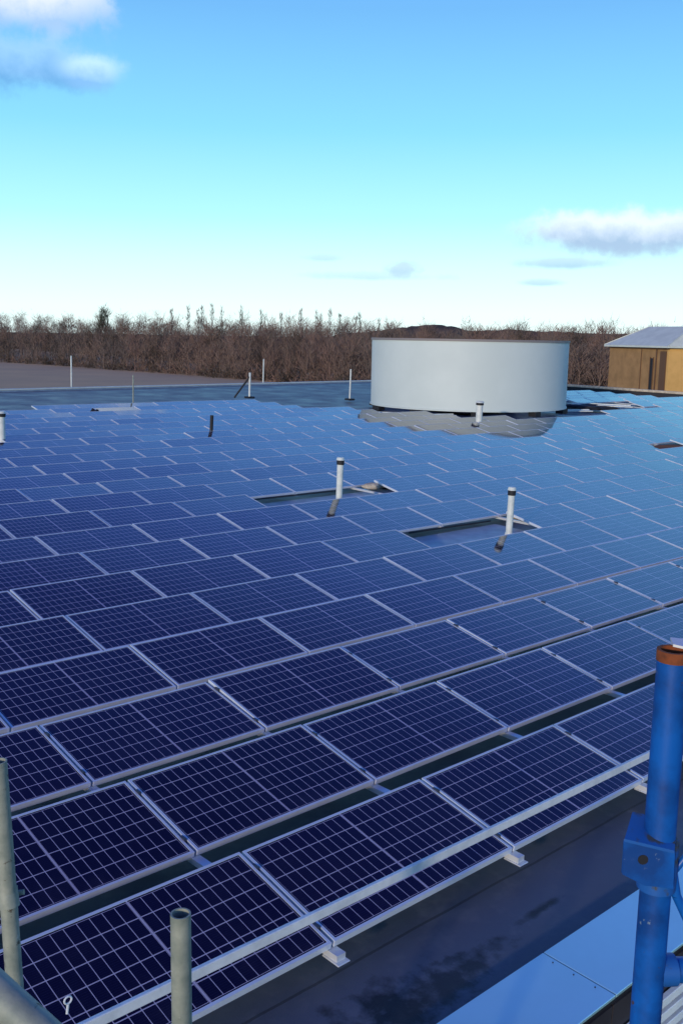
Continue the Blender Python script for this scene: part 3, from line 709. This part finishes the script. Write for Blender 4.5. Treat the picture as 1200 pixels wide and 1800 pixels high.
# edge posts at the back of the roof
def edge_post(x, y, h, label, r=.035, h0=0, brace=None, base=True, m='wpipe'):
    T = empty('edge_post', M=RM(x, y, RD + h0)); tag(T, label, 'post', 'thin posts along the far roof edge')
    p = MB(); p.tube((0, 0, 0), (0, 0, h), r, n=8); p.build('post', M[m], T, smooth=True)
    if base: p = MB(); p.box((-.2, -.2, .001), (.2, .2, .09)); p.build('base', M['dark'], T, bevel=.03)
    if brace: p = MB(); p.tube((0, 0, h * .85), brace, r * .9, n=8); p.build('brace', M['dark'], T)
edge_post(23.0, 46.8, 7.95, 'pale post just beyond the far roof edge, leftmost of the thin posts', .045, -6.5, base=False)
edge_post(18.2, 32.4, 1.35, 'thin grey post on a dark base behind the panels on the left', .03, m='galv')
edge_post(26.3, 35.0, 1.25, 'pale post with a slanting brace behind the panels', .05, brace=(-.55, .5, 0))
edge_post(36.5, 46.8, 7.85, 'pale post just beyond the far roof edge right of the braced post', .04, -6.5, base=False)
edge_post(30.8, 32.6, 1.55, 'pale post on a dark base just left of the round enclosure', .04)
edge_post(29.9, 29.9, .9, 'short dark post at the left side of the round enclosure', .04, m='dark')
edge_post(51.6, 26.1, .35, 'short dark post at the right roof edge', .08, m='dark', base=False)

# ------------------------------------------------------------------ scaffold in the foreground
t = MB(); t.v = [Vector((x, -1.6 + dy, z + dz)) for x, z in ((-6.5, 1.6724), (9.5, 1.401)) for dy, dz in ((-.011, -.019), (.011, -.019), (.011, .015), (-.011, .019))]; t.f = [(0, 1, 5, 4), (1, 2, 6, 5), (2, 3, 7, 6), (3, 0, 4, 7), (0, 1, 2, 3), (4, 5, 6, 7)]
tag(t.build('guard_rail', M['galv_rail'], bevel=.003), 'long flat pale scaffold guard rail crossing in front of the nearest panel row', 'guard rail')

def coupler(T, p, ax, m, r=.034):
    """half shells with a bolt, wrapped round a tube"""
    ax = Vector(ax).normalized(); p = Vector(p); c_ = MB(); c_.tube(p - ax * .026, p + ax * .026, r, n=16); c = c_.build('coupler', m, T, smooth=True)
    s_ = ax.orthogonal().normalized()
    b = MB(); b.tube(p + s_ * r - ax.cross(s_) * .035, p + s_ * r + ax.cross(s_) * .035, .008, n=8); b.tube(p + s_ * r + ax.cross(s_) * .03, p + s_ * r + ax.cross(s_) * .045, .014, n=6); b.build('bolt', m, c)

# left upright with its clamp and the tube coupled to it
T = empty('scaffold_upright', (-2.69, -1.55, -6)); tag(T, 'weathered grey scaffold upright at the left edge with a clamp near its foot', 'scaffold tube')
p = MB(); p.pipe((.186, -.096, 0), (.006, .047, 8.46), .0242, .004); p.build('tube', M['galv'], T, smooth=True)
coupler(T, (.0147, .040, 8.05), (0, .25, 1), M['galv'], .0285)
T = empty('scaffold_tube', (-3.225, -2.965, 2.701)); tag(T, 'pale sloping scaffold tube cut off by the bottom left corner', 'scaffold tube')
p = MB(); d_ = Vector((-.083, .243, .102)); p.pipe(d_ * -.5, d_ * 2.2, .0242, .004); p.build('tube', M['galv'], T, smooth=True)
coupler(T, d_ * 1.05, d_, M['galv'], .031)
T = empty('ring_bolt', (-2.60, -1.70, 1.795)); tag(T, 'small pale ring at the bottom left beside the sloping tube', 'ring bolt')
rg = MB(); pts = [Vector((math.cos(a) * .011, 0, math.sin(a) * .011)) for a in [2 * math.pi * k / 16 for k in range(17)]]; rg.path(pts, .0028, 6); rg.build('ring', M['galv_rail'], T, smooth=True)
rg = MB(); rg.tube((0, 0, -.012), (-.004, 0, -.04), .004, n=8); rg.build('shank', M['galv_rail'], T)
# middle upright
T = empty('scaffold_upright', (-2.567, -2.216, -6)); tag(T, 'open topped greenish scaffold upright in front of the nearest panels', 'scaffold tube')
p = MB(); p.pipe((0, 0, 0), (.003, .004, 8.285), .0242, .0042, n=32); p.build('tube', M['galv'], T, smooth=True)

# blue frame on the right
T = empty('blue_scaffold_frame', (-2.3285, -3.270, -6)); tag(T, 'blue painted scaffold post with rusty top, clamp plate and braces at right edge', 'scaffold frame')
top = 9.145; rr = .0255
p = MB(); p.pipe((-.012, -.01, 0), (0, 0, top - .018), rr, .004, n=32); p.build('post', M['blue'], T, smooth=True)
p = MB(); p.pipe((0, 0, top - .018), (0, 0, top), rr + .0012, .006, n=32); p.build('rusty_collar', M['rust'], T, smooth=True)
bz = 8.82
# clamp: a bent plate folded round the post, sticking out to the left
u = Vector((cr.x, cr.y, 0)).normalized(); v = Vector((cw.x, cw.y, 0)).normalized()
def pt(a, b, z): q = u * a + v * b; return Vector((q.x, q.y, z))
c_ = MB()
def slab(pts, th):
    i = len(c_.v); n = len(pts)
    for q in pts: c_.v.append(q - v * th)
    for q in pts: c_.v.append(q + v * th)
    c_.f.append(tuple(i + k for k in range(n))); c_.f.append(tuple(i + n + k for k in reversed(range(n))))
    for k in range(n): c_.f.append((i + k, i + (k + 1) % n, i + n + (k + 1) % n, i + n + k))
slab([pt(-.066, -.030, bz - .045), pt(-.03, -.033, bz - .062), pt(.014, -.036, bz - .065), pt(.012, -.036, bz - .005), pt(-.066, -.030, bz + .012)], .003)
slab([pt(-.034, .034, bz - .045), pt(.03, .034, bz - .06), pt(.03, .034, bz + .0), pt(-.034, .034, bz + .022)], .003)
clamp = c_.build('clamp_plate', M['blue'], T, bevel=.0012)
c_ = MB(); c_.v = [pt(-.068, -.034, bz + .012), pt(.012, -.040, bz - .004), pt(.040, .036, bz + .012), pt(-.036, .036, bz + .024), pt(-.068, -.034, bz + .017), pt(.012, -.040, bz + .001), pt(.040, .036, bz + .017), pt(-.036, .036, bz + .029)]
c_.f = [(0, 1, 2, 3), (4, 5, 6, 7), (0, 1, 5, 4), (1, 2, 6, 5), (2, 3, 7, 6), (3, 0, 4, 7)]; c_.build('clamp_top', M['blue_worn'], T)
for (a, z, r_) in ((-.036, bz - .018, .0085), (-.012, bz - .034, .006)):
    b = MB(); b.tube(pt(a, -.036, z), pt(a, -.028, z), r_, n=14); b.build('bolt_hole', M['dark'], T)
c_ = MB(); c_.tube((-.001, -.001, bz - .085), (-.001, -.001, bz + .0), rr + .006, n=24); c_.build('clamp_sleeve', M['blue_worn'], T, smooth=True)
# braces and ledger going right
b = MB(); pts = [pt(.02, .0, bz - .03), pt(.035, -.0, bz - .10), pt(.07, 0, bz - .17), pt(.14, 0, bz - .24), pt(.3, .0, bz - .34)]; b.path(pts, .008, 10); b.build('brace', M['blue'], T, smooth=True)
b = MB(); b.path([pt(.10, .02, bz + .03), pt(.026, .012, bz - .075)], .006, 10); b.build('brace', M['blue'], T, smooth=True)
b = MB(); b.path([pt(.02, .01, bz - .245), pt(.9, .01, bz - .235)], .021, 20); b.build('ledger', M['blue'], T, smooth=True)
b = MB(); b.tube(pt(.018, .008, bz - .2445), pt(.046, .010, bz - .244), .0265, n=24); b.build('ledger_collar', M['blue_worn'], T, smooth=True)
b = MB(); b.v = [pt(.002, .012, top + 8e-4), pt(.04, .0, top - .004), pt(.05, .03, top + .002), pt(.004, .034, top + .006), pt(.002, .012, top + .005), pt(.04, .0, top), pt(.05, .03, top + .006), pt(.004, .034, top + .010)]; b.f = [(0, 1, 2, 3), (4, 5, 6, 7), (0, 1, 5, 4), (1, 2, 6, 5), (2, 3, 7, 6), (3, 0, 4, 7)]; b.build('top_plate', M['alu_bright'], T)
print('objects', len(bpy.data.objects))
